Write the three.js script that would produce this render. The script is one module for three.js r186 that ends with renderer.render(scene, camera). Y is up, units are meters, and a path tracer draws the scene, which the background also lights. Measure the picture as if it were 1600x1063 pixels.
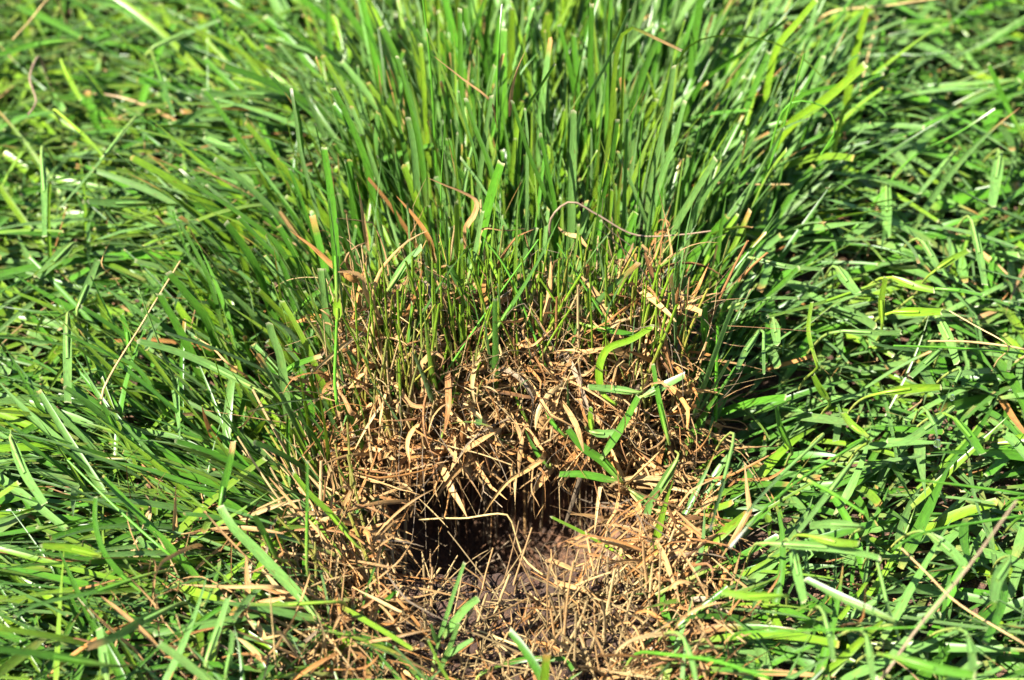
import * as THREE from 'three';
import { ImprovedNoise } from 'three/addons/math/ImprovedNoise.js';

// ---------------------------------------------------------------- camera, sky, sun, exposure
const MM = 0.001;
const scene = new THREE.Scene();
const PITCH = THREE.MathUtils.degToRad(42), DIST = 0.85;
const camera = new THREE.PerspectiveCamera(2 * THREE.MathUtils.radToDeg(Math.atan(133 / 850)), 1024 / 680, 0.02, 30);
camera.position.set(0, DIST * Math.sin(PITCH), DIST * Math.cos(PITCH));
camera.lookAt(0, 0, 0);
camera.focus = 0.832;
camera.userData.fStop = 8;

const SUN = new THREE.Vector3(-0.53, 0.72, 0.36).normalize();
{
  const w = 128, h = 64, d = new Float32Array(w * h * 4);
  for (let y = 0; y < h; y++) for (let x = 0; x < w; x++) {
    const el = (y + 0.5) / h * Math.PI - Math.PI / 2, az = (x + 0.5) / w * Math.PI * 2 - Math.PI, k = (y * w + x) * 4;
    const up = Math.max(0, Math.sin(el)), dir = new THREE.Vector3(Math.cos(el) * Math.cos(az), Math.sin(el), Math.cos(el) * Math.sin(az));
    const a = Math.pow(1 - up, 3), glow = 0.25 * Math.pow(Math.max(0, dir.dot(SUN)), 12);
    d[k] = 0.06 + 0.20 * a + glow; d[k + 1] = 0.10 + 0.18 * a + glow; d[k + 2] = 0.19 + 0.11 * a + glow * 0.95; d[k + 3] = 1;
  }
  const sky = new THREE.DataTexture(d, w, h, THREE.RGBAFormat, THREE.FloatType);
  sky.mapping = THREE.EquirectangularReflectionMapping; sky.magFilter = THREE.LinearFilter; sky.name = 'sky'; sky.needsUpdate = true;
  scene.background = sky; scene.environment = sky;
}

const sun = new THREE.DirectionalLight(new THREE.Color(1, 0.95, 0.86), 5);
sun.name = 'sun';
sun.position.copy(SUN).multiplyScalar(3);
sun.castShadow = true;
sun.shadow.mapSize.set(4096, 4096);
Object.assign(sun.shadow.camera, { left: -0.6, right: 0.6, top: 0.6, bottom: -0.6, near: 0.5, far: 6 });
sun.shadow.radius = 1;
scene.add(sun, sun.target);

const renderer = new THREE.WebGLRenderer({ antialias: true });
renderer.setSize(1024, 680);
renderer.toneMapping = THREE.LinearToneMapping;
renderer.toneMappingExposure = 6.3;
renderer.shadowMap.enabled = true;

// ---------------------------------------------------------------- helpers (all lengths below in millimetres)
let seed = 20240611;
function rnd() { seed |= 0; seed = seed + 0x6D2B79F5 | 0; let t = Math.imul(seed ^ seed >>> 15, 1 | seed); t = t + Math.imul(t ^ t >>> 7, 61 | t) ^ t; return ((t ^ t >>> 14) >>> 0) / 4294967296; }
const rr = (a, b) => a + (b - a) * rnd();
const gauss = () => (rnd() + rnd() + rnd() + rnd() - 2) * 1.0;
const clamp = (x, a = 0, b = 1) => Math.min(b, Math.max(a, x));
const sstep = (a, b, x) => { const t = clamp((x - a) / (b - a)); return t * t * (3 - 2 * t); };
const V = (x, y, z) => new THREE.Vector3(x, y, z);
const noise3 = new ImprovedNoise();
const noise = (x, y, z = 0.5) => noise3.noise(x, y, z);
const mix3 = (a, b, t) => [a[0] + (b[0] - a[0]) * t, a[1] + (b[1] - a[1]) * t, a[2] + (b[2] - a[2]) * t];
const tint = (c, k, g = 1) => [c[0] * k, c[1] * k * g, c[2] * k];

// height of the earth: a rise under the tuft and a hollow scraped out in front of it
function earth(x, z) {
  const h = -52 + 28 * Math.exp(-(((x - 10) / 130) ** 2)) * sstep(20, -90, z);
  return h - 58 * Math.exp(-(((x - 1) / 50) ** 4) - (((z - 31) / 38) ** 6)) - 13 * Math.exp(-(((x - 118) / 42) ** 2) - (((z - 5) / 75) ** 2));
}

class Strips {                                            // collects ribbons and stalks of one object
  constructor() { this.p = []; this.u = []; this.c = []; this.i = []; }
  // a leaf blade: path of Vector3, half-fold along the middle, own twist
  ribbon(path, o) {
    const n = path.length, base = this.p.length / 3;
    const T = V(), N = o.normal.clone(), S = V(), q = V();
    let len = 0;
    for (let k = 0; k < n; k++) {
      T.subVectors(path[Math.min(n - 1, k + 1)], path[Math.max(0, k - 1)]).normalize();
      N.addScaledVector(T, -N.dot(T)).normalize();
      const t = k / (n - 1), a = (o.roll || 0) + (o.twist || 0) * t * (o.twistPow ? t : 1);
      S.crossVectors(T, N).normalize();
      const ca = Math.cos(a), sa = Math.sin(a);
      const s = S.clone().multiplyScalar(ca).addScaledVector(N, sa), m = N.clone().multiplyScalar(ca).addScaledVector(S, -sa);
      const w = o.width * o.shape(t) * 0.5, f = w * (o.fold ?? 0.25);
      if (k) len += path[k].distanceTo(path[k - 1]);
      const cc = o.color(t);
      for (let j = -1; j <= 1; j++) {
        q.copy(path[k]).addScaledVector(s, j * w).addScaledVector(m, j === 0 ? -f : f * 0.25);
        if (k === n - 1 && o.jag) q.addScaledVector(T, rr(-o.jag, o.jag));
        this.p.push(q.x * MM, q.y * MM, q.z * MM);
        this.u.push((j + 1) / 2 + (o.uo || 0), len * 0.02 + (o.vo || 0));
        const e = j === 0 ? (o.rib ?? 1.1) : 1;
        this.c.push(cc[0] * e, cc[1] * e, cc[2] * e);
      }
      if (k) {
        const b = base + (k - 1) * 3;
        for (const j of [0, 1]) this.i.push(b + j, b + j + 1, b + j + 3, b + j + 1, b + j + 4, b + j + 3);
      }
    }
  }
  // a round stalk
  stalk(path, radius, color, sides = 5) {
    const n = path.length, base = this.p.length / 3, T = V(), N = V(0.31, 0.2, 0.93), S = V();
    let len = 0;
    for (let k = 0; k < n; k++) {
      T.subVectors(path[Math.min(n - 1, k + 1)], path[Math.max(0, k - 1)]).normalize();
      N.addScaledVector(T, -N.dot(T)).normalize();
      S.crossVectors(T, N);
      const t = k / (n - 1), r = radius(t), cc = color(t);
      if (k) len += path[k].distanceTo(path[k - 1]);
      for (let j = 0; j < sides; j++) {
        const a = j / sides * Math.PI * 2, ca = Math.cos(a) * r, sa = Math.sin(a) * r;
        this.p.push((path[k].x + N.x * ca + S.x * sa) * MM, (path[k].y + N.y * ca + S.y * sa) * MM, (path[k].z + N.z * ca + S.z * sa) * MM);
        this.u.push(j / sides, len * 0.02); this.c.push(cc[0], cc[1], cc[2]);
      }
      if (k) for (let j = 0; j < sides; j++) {
        const a = base + (k - 1) * sides + j, b = base + (k - 1) * sides + (j + 1) % sides;
        this.i.push(a, a + sides, b, b, a + sides, b + sides);
      }
    }
  }
  mesh(name, material, parent = scene, origin = null) {
    const g = new THREE.BufferGeometry();
    const p = new Float32Array(this.p);
    if (origin) for (let k = 0; k < p.length; k += 3) { p[k] -= origin.x; p[k + 1] -= origin.y; p[k + 2] -= origin.z; }
    g.setAttribute('position', new THREE.BufferAttribute(p, 3));
    g.setAttribute('uv', new THREE.BufferAttribute(new Float32Array(this.u), 2));
    g.setAttribute('color', new THREE.BufferAttribute(new Float32Array(this.c), 3));
    g.setIndex(this.i);
    g.computeVertexNormals();
    const m = new THREE.Mesh(g, material);
    m.name = name; m.castShadow = m.receiveShadow = true;
    parent.add(m);
    return m;
  }
}

// ---------------------------------------------------------------- materials
function dataTexture(w, h, f, srgb) {
  const d = new Uint8Array(w * h * 4);
  for (let y = 0; y < h; y++) for (let x = 0; x < w; x++) {
    const c = f(x, y), k = (y * w + x) * 4;
    d[k] = c[0]; d[k + 1] = c[1]; d[k + 2] = c[2]; d[k + 3] = 255;
  }
  const t = new THREE.DataTexture(d, w, h);
  t.wrapS = t.wrapT = THREE.RepeatWrapping; t.magFilter = THREE.LinearFilter; t.minFilter = THREE.LinearMipmapLinearFilter; t.generateMipmaps = true;
  if (srgb) t.colorSpace = THREE.SRGBColorSpace;
  t.needsUpdate = true;
  return t;
}
// veins running along a blade; u crosses the blade
const vein = (x, y) => {
  const u = x / 128;
  let v = 0.5 + 0.32 * Math.sin(u * Math.PI * 2 * 9 + 0.6 * noise(u * 6, y / 40, 3)) + 0.35 * noise(u * 30, y / 60, 7);
  return clamp(v);
};
const veinMap = dataTexture(128, 256, (x, y) => {
  const v = vein(x, y), blot = noise(x / 30, y / 18, 11), fleck = noise(x / 5, y / 9, 21) > 0.52 ? 1 : 0;
  const k = 224 + 34 * (v - 0.5) * 1.3 + 24 * blot, spot = clamp((noise(x / 11, y / 14, 81) - 0.42) * 5), fade = clamp((noise(x / 60, y / 34, 91) - 0.15) * 2);
  return [clamp(k + fleck * 16 + 30 * fade - 20 * spot, 0, 255), clamp(k + 2 + fleck * 4 + 6 * fade - 96 * spot, 0, 255), clamp(k - 6 - 90 * spot, 0, 255)];
}, true);
const veinBump = dataTexture(128, 256, (x, y) => { const v = vein(x, y) * 255; return [v, v, v]; });
const dryMap = dataTexture(128, 256, (x, y) => {
  const v = vein(x, y), blot = noise(x / 26, y / 22, 31), dark = clamp((noise(x / 9, y / 26, 41) - 0.18) * 2.4);
  const k = 214 + 44 * (v - 0.5) + 30 * blot;
  return [clamp(k - 70 * dark, 0, 255), clamp(k - 4 - 84 * dark, 0, 255), clamp(k - 10 - 92 * dark, 0, 255)];
}, true);
const green = new THREE.MeshPhysicalMaterial({ vertexColors: true, map: veinMap, bumpMap: veinBump, bumpScale: 0.00015, roughness: 0.97, specularIntensity: 0.12, transmission: 0.36, thickness: 0, clearcoat: 0.42, clearcoatRoughness: 0.33, side: THREE.DoubleSide });
const dry = new THREE.MeshPhysicalMaterial({ vertexColors: true, map: dryMap, bumpMap: veinBump, bumpScale: 0.00012, roughness: 0.97, specularIntensity: 0.2, transmission: 0.2, thickness: 0, clearcoat: 0.12, clearcoatRoughness: 0.4, side: THREE.DoubleSide });
const stalkGreen = new THREE.MeshPhysicalMaterial({ vertexColors: true, map: veinMap, bumpMap: veinBump, bumpScale: 0.00005, roughness: 0.7, specularIntensity: 0.3, clearcoat: 0.3, clearcoatRoughness: 0.35 });
const stalkDry = new THREE.MeshPhysicalMaterial({ vertexColors: true, map: dryMap, bumpMap: veinBump, bumpScale: 0.00008, roughness: 0.8, specularIntensity: 0.3 });
const soilMap = dataTexture(512, 512, (x, y) => {
  const a = noise(x / 60, y / 60, 1), b = noise(x / 17, y / 17, 2), c = noise(x / 5, y / 5, 3), d = noise(x / 2.2, y / 2.2, 4);
  const k = 0.62 + 0.16 * a + 0.2 * b + 0.24 * c + 0.16 * d, pale = clamp((c + b * 0.6 - 0.42) * 2.4);
  return [clamp(112 * k + 44 * pale, 0, 255), clamp(78 * k + 32 * pale, 0, 255), clamp(52 * k + 22 * pale, 0, 255)];
}, true);
const soilBump = dataTexture(512, 512, (x, y) => { const v = 128 + 60 * noise(x / 12, y / 12, 5) + 70 * noise(x / 4, y / 4, 6); return [clamp(v, 0, 255), clamp(v, 0, 255), clamp(v, 0, 255)]; });
const soil = new THREE.MeshStandardMaterial({ map: soilMap, bumpMap: soilBump, bumpScale: 0.0014, roughness: 0.97 });

// real-world leaf colours (linear)
const COL = {
  g: [0.054, 0.165, 0.007], b: [0.106, 0.218, 0.046], y: [0.125, 0.235, 0.008], n: [0.058, 0.180, 0.009],
  t: [0.500, 0.310, 0.125], o: [0.420, 0.205, 0.060], s: [0.490, 0.360, 0.165], d: [0.250, 0.195, 0.130],
};
const PALE = [0.46, 0.43, 0.27], BROWN = [0.300, 0.150, 0.055], YELLOW = [0.270, 0.270, 0.040], SHEATH = [0.260, 0.290, 0.070];

// ---------------------------------------------------------------- the earth
{
  const n = 300, pos = [], uv = [], idx = [];
  const warp = (t) => 420 * t + 3600 * Math.pow(Math.abs(t), 7) * Math.sign(t);
  for (let a = 0; a <= n; a++) for (let b = 0; b <= n; b++) {
    const x = warp(b / n * 2 - 1), z = warp(a / n * 2 - 1) - 30;
    const y = earth(x, z) + 5 * noise(x / 38, z / 38, 1) + 2.4 * noise(x / 11, z / 11, 2) + 1.6 * noise(x / 4.5, z / 4.5, 3);
    pos.push(x * MM, (y - 1) * MM, z * MM); uv.push(x / 70, z / 70);
    if (a && b) { const k = a * (n + 1) + b; idx.push(k, k - n - 1, k - 1, k - 1, k - n - 1, k - n - 2); }
  }
  const g = new THREE.BufferGeometry();
  g.setAttribute('position', new THREE.Float32BufferAttribute(pos, 3));
  g.setAttribute('uv', new THREE.Float32BufferAttribute(uv, 2));
  g.setIndex(idx); g.computeVertexNormals();
  const m = new THREE.Mesh(g, soil);
  m.name = 'ground'; m.castShadow = m.receiveShadow = true;
  m.userData = { kind: 'structure', label: 'brown crumbly soil under the lawn, bare in the hollow' };
  scene.add(m);
}

// the matted lip of turf that overhangs the hollow
const lipFront = (x) => 22 + 5 * Math.exp(-(((x + 42) / 30) ** 2)) - 6 * Math.exp(-(((x - 10) / 22) ** 2)) + 5 * noise(x / 13, 3, 1) + 2 * noise(x / 4, 5, 1);
const lipTop = (x, z) => -40 - 3 * sstep(10, 30, z) + 3 * noise(x / 11, z / 11, 9);
const overLip = (x, z) => x > -70 && x < 76 && z > -20 && z < lipFront(x) - 2;
const floor = (x, z) => overLip(x, z) ? lipTop(x, z) : earth(x, z);
const matted = new THREE.MeshStandardMaterial({ map: dryMap, bumpMap: soilBump, bumpScale: 0.001, color: new THREE.Color(0.24, 0.13, 0.065), roughness: 1 });
{
  const g = new THREE.BoxGeometry(2, 2, 2, 90, 8, 26), p = g.attributes.position, uv = g.attributes.uv;
  for (let k = 0; k < p.count; k++) {
    const a = p.getX(k), b = p.getY(k), c = p.getZ(k);
    const x = 3 + 76 * a, back = -24, front = lipFront(x), z = back + (front - back) * (c + 1) / 2;
    const thin = (1 - 0.75 * Math.pow(Math.max(0, c), 4)) * (1 - Math.pow(Math.abs(a), 8));
    const top = lipTop(x, z), y = b > 0.99 ? top : top - (1 - b) / 2 * (11 * thin + 3 + 5 * noise(x / 9, z / 9, 14));
    p.setXYZ(k, x * MM, (y + 1.4 * noise(x / 3, y / 3, z / 3)) * MM, (z + 1.6 * noise(x / 4, y / 3, z / 5)) * MM);
    uv.setXY(k, x / 14, z / 30 + y / 30);
  }
  g.computeVertexNormals();
  const m = new THREE.Mesh(g, matted);
  m.name = 'turf_ground'; m.castShadow = m.receiveShadow = true;
  m.userData = { kind: 'structure', label: 'matted brown edge of turf overhanging the dark hollow' };
  scene.add(m);
}

function stuff(mesh, label, category) { mesh.userData = { kind: 'stuff', label, category }; return mesh; }

// ---------------------------------------------------------------- how the lawn is combed: what grows at a place
// x, z, heading (0 right, 90 to the viewer, 180 left, 270 away), lean, further bend, length, width, scatter of heading, density
const COMB = [
  [0, 5, 270, 6, 6, 64.15, 2.7, 52, 0.47], [0, -50, 270, 10, 8, 70.26, 3, 52, 0.45], [0, -110, 272, 12, 10, 73.32, 3.1, 45.5, 0.44], [0, -180, 272, 16, 14, 73.32, 3.2, 45.5, 0.37],
  [-48, 0, 210, 14, 12, 64.15, 2.8, 39, 0.45], [-52, -80, 215, 18, 14, 71.79, 3.1, 39, 0.41], [-82, 15, 186, 34, 20, 60.18, 3, 37.44, 0.52], [-90, -55, 190, 38, 20, 64.58, 3.1, 37.44, 0.52],
  [-100, -130, 188, 68, 22, 77.28, 3.2, 36.8, 0.63], [55, -5, 310, 14, 14, 62.63, 2.9, 52, 0.45], [60, -85, 310, 20, 18, 70.26, 3.1, 39, 0.41], [95, -130, 325, 36, 22, 80.37, 3.4, 32.5, 0.39],
  [120, -200, 330, 42, 20, 76.88, 3.4, 39, 0.29], [-105, 55, 180, 55, 20, 67.2, 3, 29.44, 0.7], [-130, 95, 172, 67, 16, 70.56, 3.1, 29.44, 0.58], [-85, 110, 165, 65, 15, 52.08, 2.9, 64.4, 0.36],
  [-200, 60, 176, 73, 14, 68.88, 3.3, 29.44, 0.47], [-200, 120, 165, 69, 14, 65.52, 3.4, 55.2, 0.43], [-215, -20, 158, 71, 15, 67.2, 3.5, 47.84, 0.4], [-180, -90, 165, 67, 18, 67.2, 3.5, 47.84, 0.39], [-240, -150, 142, 65, 22, 67.2, 3.5, 66.24, 0.38],
  [-120, -220, 192, 60, 20, 70.56, 3.5, 47.84, 0.43], [0, -260, 265, 28, 20, 67.21, 3.4, 52, 0.24], [96, 0, 25, 57, 25, 52, 3.85, 69, 0.25], [105, 60, 35, 61, 22, 46, 3.96, 86.25, 0.22],
  [165, -35, 60, 67, 18, 54, 4.38, 86.25, 0.22], [165, -105, 80, 67, 20, 72, 4.28, 57.5, 0.32], [235, -160, 82, 65, 20, 76, 4.28, 57.5, 0.32], [230, -40, 85, 69, 16, 68, 4.38, 57.5, 0.33],
  [200, 60, 70, 71, 12, 56, 4.38, 97.75, 0.32], [150, 120, 45, 71, 10, 56, 4.17, 109.25, 0.32], [240, 150, 60, 69, 12, 58, 4.28, 109.25, 0.32],
  [-150, -55, 168, 72, 10, 58.8, 3.3, 88, 0.42], [-140, -150, 152, 72, 10, 60.48, 3.3, 96, 0.4], [-170, -230, 150, 70, 12, 60.48, 3.4, 104, 0.4], [-60, -215, 215, 44, 20, 76, 3.2, 45, 0.45],
  [165, -165, 75, 68, 12, 66, 3.86, 80, 0.32], [135, -80, 40, 62, 16, 58, 3.66, 80, 0.3], [150, -250, 60, 64, 14, 66, 3.76, 80, 0.32],
];
function comb(x, z) {
  let W = 0, cx = 0, cz = 0; const o = [0, 0, 0, 0, 0, 0];
  for (const c of COMB) {
    const w = 1 / (((x - c[0]) ** 2 + (z - c[1]) ** 2) / 100 + 1) ** 2, a = c[2] * Math.PI / 180;
    W += w; cx += w * Math.cos(a); cz += w * Math.sin(a);
    for (let k = 0; k < 6; k++) o[k] += w * c[3 + k];
  }
  for (let k = 0; k < 6; k++) o[k] /= W;
  return { heading: Math.atan2(cz, cx), lean: o[0], bend: o[1], length: o[2], width: o[3], scatter: o[4], density: o[5] };
}
// 1 inside the bare scrape in front of the tuft
const bare = (x, z) => {
  const wob = 9 * noise(x / 22, z / 22, 8);
  if (z < 20) return 0;
  return 1 - sstep(0.8, 1.1, Math.hypot((x - 1) / (55 + wob), (z - 82) / (80 + wob)));
};
// 1 where the tuft shows its dead brown stems
const browned = (x, z) => sstep(-48, 6, z + 6 * noise(x / 14, z / 14, 4)) * (1 - sstep(54, 76, Math.abs(x) + 8 * noise(x / 20, z / 20, 6)));

// a blade path growing from a root
function grow(root, heading, lean, bend, length, n, kink = 0) {
  const pts = [root.clone()], step = length / n;
  let a = heading, l = lean * Math.PI / 180;
  const p = root.clone();
  for (let k = 0; k < n; k++) {
    const t = (k + 1) / n;
    l += bend * Math.PI / 180 / n * (0.4 + 1.2 * t);
    a += kink / n;
    p.x += Math.sin(l) * Math.cos(a) * step; p.z += Math.sin(l) * Math.sin(a) * step; p.y += Math.cos(l) * step;
    const low = floor(p.x, p.z) + 4;
    if (k > 1 && p.y < low + 6) { p.y += (low + 6 - p.y) * 0.7; l = Math.min(l, 1.5); bend = 0; }
    pts.push(p.clone());
  }
  return pts;
}
const cutShape = (t) => 0.5 + 0.5 * sstep(0, 0.28, t) - 0.26 * sstep(0.4, 1, t);
const tipShape = (t) => (0.5 + 0.5 * sstep(0, 0.25, t)) * (1 - 0.97 * Math.pow(clamp((t - 0.2) / 0.8), 1.5));
const leafNormal = (heading, lean) => { const l = lean * Math.PI / 180; return V(-Math.cos(l) * Math.cos(heading), Math.sin(l), -Math.cos(l) * Math.sin(heading)).normalize(); };

function bladeColor(x, z) {
  const r = rnd(), patch = noise(x / 60, z / 60, 12);
  let c = r < 0.38 + 0.25 * patch ? COL.g : r < (x < 70 ? 0.66 : 0.86) ? COL.b : COL.y;
  c = tint(c, rr(0.78, 1.22), rr(0.92, 1.08));
  return c;
}

// ---------------------------------------------------------------- the mass of the lawn (uncountable)
const MASS = { tuft: new Strips(), left: new Strips(), right: new Strips(), stems: new Strips(), outer: new Strips() };
function massBlade(S, x, z, f, coarse) {
  const br = browned(x, z), lying = sstep(40, 58, f.lean);
  const root = V(x, floor(x, z) - 1 + lying * 22 * Math.pow(rnd(), 1.3), z);      // upper leaves leave their stems well above the earth
  const stray = rnd() < 0.1 + 0.14 * lying;
  const c1 = noise(x / 17, z / 17, 51), c2 = noise(x / 15, z / 15, 61);
  const heading = f.heading + c1 * (1.1 + 0.5 * lying) + (stray ? rr(-2.6, 2.6) : gauss() * f.scatter * Math.PI / 180);
  const lean = clamp(f.lean + gauss() * (34 - 18 * lying) + (lying ? rr(0, 14) : 0) + c2 * 26 * (1 - 0.4 * lying), 0, 88), bend = f.bend + gauss() * 20;
  const length = f.length * (rnd() < 0.35 ? rr(0.4, 0.75) : rr(0.7, 1.18)), width = f.width * (rnd() < 0.28 ? rr(0.3, 0.5) : rr(0.6, 1.25));
  const cut = rnd() < 0.32, n = coarse ? 5 : 9;
  const path = grow(root, heading, lean, bend, length, n, gauss() * 0.5);
  if (cut) path.splice(n, 0, path[n - 1].clone().lerp(path[n], coarse ? 0.9 : 0.82));
  const c = bladeColor(x, z), dead = rnd() < 0.014, yel = rr(0.1, 0.28);
  const hi = br > 0.3 ? clamp(0.3 * br + rr(-0.12, 0.2)) : 0;          // how far up the withered part reaches
  const low = rnd() < 0.55 ? BROWN : SHEATH, dc = tint(rnd() < 0.5 ? COL.t : COL.o, rr(0.7, 1.1));
  const browntip = rnd() < 0.09, endColor = rnd() < 0.6 ? PALE : COL.t;
  const color = (t) => {
    if (dead) return dc;
    let k = mix3(tint(SHEATH, 0.8), c, sstep(0, yel, t));
    if (hi) k = mix3(tint(low, 0.95), k, sstep(hi - 0.08, hi + 0.1, t));
    if (browntip) k = mix3(k, COL.o, sstep(0.82, 0.93, t));
    if (t > 0.985 && cut) k = mix3(k, endColor, 0.6);
    return k;
  };
  S.ribbon(path, { width: dead ? width * 0.6 : width, normal: leafNormal(heading, lean), roll: gauss() * 0.7, twist: gauss() * (lean < 30 ? 1.1 : 0.7), fold: rr(0.1, 0.5), shape: cut ? cutShape : tipShape, jag: cut ? 0.7 : 0, color, uo: rnd(), vo: rnd() });
}
{
  const step = 3.1;
  for (let x = -330; x < 330; x += step) for (let z = -390; z < 205; z += step) {
    const px = x + rr(-0.5, 0.5) * step, pz = z + rr(-0.5, 0.5) * step;
    const f = comb(px, pz), B = bare(px, pz);
    if (rnd() > f.density * (1 - B) * (1 + 0.9 * noise(px / 13, pz / 13, 71)) * (1.15 - 0.95 * sstep(40, 60, f.lean) * sstep(0.05, 0.4, noise(px / 21, pz / 21, 77)))) continue;
    if (earth(px, pz) < -66 && px < 70 && !overLip(px, pz)) continue;
    const br = browned(px, pz);
    if (br > 0.3 && rnd() < 0.42 * br) continue;
    const S = f.lean < 34 ? MASS.tuft : px < 0 ? MASS.left : MASS.right;
    massBlade(S, px, pz, f, pz < -230);
  }
  for (let x = -900; x < 900; x += 7) for (let z = -1100; z < 420; z += 7) {
    if (x > -330 && x < 330 && z > -390 && z < 205) continue;
    const px = x + rr(-4, 4), pz = z + rr(-4, 4), f = comb(px, pz);
    if (rnd() > 0.55) continue;
    massBlade(MASS.outer, px, pz, { ...f, width: f.width * 1.5, scatter: 60, lean: Math.max(f.lean, 35) }, true);
  }
}
for (let k = 0; k < 400; k++) {
  const x = rr(-66, 74), z = 18 - 52 * rnd();
  if (browned(x, z) < 0.3 || !overLip(x, z) && z > -20) continue;
  massBlade(MASS.tuft, x, z, { heading: rr(0, 6.28), lean: rr(2, 12), bend: rr(0, 12), length: rr(62, 104), width: rr(1.2, 3.2), scatter: 0, density: 1 }, false);
}
// bare straw-coloured stems of the tuft's open side
for (let k = 0; k < 700; k++) {
  const x = rr(-74, 84), z = Math.min(lipFront(x) - 4, 28) - 70 * Math.pow(rnd(), 1.5);
  if (rnd() > browned(x, z) + 0.1 || !overLip(x, z) && z > -20) continue;
  const root = V(x, floor(x, z) - 2, z);
  const path = grow(root, rr(0, 6.28), 26 * rnd() * rnd(), gauss() * 28, rnd() < 0.2 ? rr(60, 88) : rr(24, 62), 7, gauss() * 0.8);
  const a = tint(rnd() < 0.45 ? COL.s : rnd() < 0.5 ? COL.t : BROWN, rr(0.75, 1.15)), b = rnd() < 0.3 ? tint(SHEATH, rr(0.8, 1.2)) : rnd() < 0.35 ? YELLOW : a, m = rr(0.35, 0.8), r0 = rr(0.28, 0.8);
  MASS.stems.stalk(path, (t) => r0 * (1 - 0.35 * t), (t) => mix3(a, b, sstep(m - 0.25, m + 0.1, t)), 5);
}
for (let k = 0; k < 130; k++) {                           // living stems that run down through the straw
  const x = rr(-60, 58), z = lipFront(x) - 3 - 26 * rnd(), c = tint(rnd() < 0.5 ? SHEATH : YELLOW, rr(0.75, 1.1)), r0 = rr(0.4, 0.85);
  MASS.stems.stalk(grow(V(x, floor(x, z) - 2, z), rr(0, 6.28), 22 * rnd() * rnd(), gauss() * 16, rr(55, 92), 8, gauss() * 0.6), (t) => r0 * (1 - 0.35 * t), (t) => mix3(mix3(COL.s, c, sstep(0, 0.35, t)), COL.y, sstep(0.5, 0.85, t)), 6);
}
stuff(MASS.tuft.mesh('tuft_grass', green), 'dense upright green blades of the tall tuft behind the hollow', 'grass');
stuff(MASS.left.mesh('lawn_grass', green), 'combed green lawn leaning left beside the tuft', 'grass');
stuff(MASS.right.mesh('lawn_grass_001', green), 'broad bluish green lawn blades lying to the right of the tuft', 'grass');
stuff(MASS.outer.mesh('lawn_grass_002', green), 'green lawn going on around and behind the tuft', 'grass');
stuff(MASS.stems.mesh('tuft_stems', stalkDry), 'thin straw-coloured stems under the green tuft', 'dry stems');

// ---------------------------------------------------------------- withered leaves, litter, roots
function curl(p0, dir, length, n, turn, sag) {
  const pts = [p0.clone()], d = dir.clone().normalize(), p = p0.clone(), ax = V(gauss(), gauss(), gauss()).normalize();
  const kink = Math.floor(rr(1, n - 1)), hook = rnd() < 0.3 ? Math.floor(n * 0.66) : n + 1;
  for (let k = 0; k < n; k++) {
    const bend = k === kink ? turn * 0.45 : k >= hook ? turn * 0.22 : turn * 0.03;
    d.applyAxisAngle(ax, bend * rr(0.5, 1.5)); d.y -= sag / n; d.normalize();
    if (k === kink) ax.set(gauss(), gauss(), gauss()).normalize();
    p.addScaledVector(d, length / n);
    const low = floor(p.x, p.z) + 1; if (p.y < low) p.y = low;
    pts.push(p.clone());
  }
  return pts;
}
const curlShape = (t) => (0.45 + 0.55 * sstep(0, 0.3, t)) * (1 - 0.85 * Math.pow(t, 4));
function deadLeaf(S, p, dir, length, width, turn, sag) {
  const c = tint(rnd() < 0.5 ? COL.t : rnd() < 0.6 ? COL.o : rnd() < 0.5 ? COL.s : rnd() < 0.5 ? COL.d : BROWN, rr(0.7, 1.2)), c2 = tint(c, rr(0.6, 1.2));
  S.ribbon(curl(p, dir, length, 11, turn, sag), { width, normal: V(gauss(), 0.6 + rnd(), gauss()).normalize(), roll: rr(-1.5, 1.5), twist: gauss() * 3.2, fold: rr(0.2, 0.9), shape: curlShape, color: (t) => mix3(c, c2, t), uo: rnd(), vo: rnd(), jag: 0.5 });
}
const thatch = new Strips(), litter = new Strips(), roots = new Strips();
for (let k = 0; k < 2700; k++) {                          // dead leaves between the stems
  const x = rr(-70, 66), z = 22 - 14 * ((x - 4) / 76) ** 2 - 46 * Math.pow(rnd(), 1.7);
  if (rnd() > browned(x, z) + 0.1) continue;
  const crest = 47 + 20 * noise(x / 14, 2, 5) + 16 * sstep(25, 60, x), y = -41 + crest * Math.pow(rnd(), 1.15) + (rnd() < 0.08 ? rr(0, 24) : 0), bulge = 7 * Math.sin(clamp((y + 46) / 50) * Math.PI);
  if (x > -14 && x < 26 && y < -18 && rnd() < 0.6) continue;      // the dark cleft in the middle
  deadLeaf(thatch, V(x, y, z + 3 + bulge - (y + 48) * 0.22), V(gauss(), rr(-0.7, 1.1), gauss() + 0.2), rr(12, 44), rnd() < 0.36 ? rr(1.5, 3.2) : rr(0.35, 1.3), rr(0.3, 4.4), rr(0, 1.8));
  if (k % 5 === 0) {
    const c = tint(rnd() < 0.4 ? COL.d : rnd() < 0.6 ? COL.s : BROWN, rr(0.7, 1.2)), r0 = rr(0.1, 0.32);
    thatch.stalk(curl(V(x, y, z + 4 + bulge - (y + 48) * 0.22), V(gauss(), rr(-0.4, 1.4), gauss()), rr(20, 60), 12, rr(0.3, 3), rr(0, 1.4)), (t) => r0 * (1 - 0.6 * t), () => c, 4);
  }
}
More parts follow.
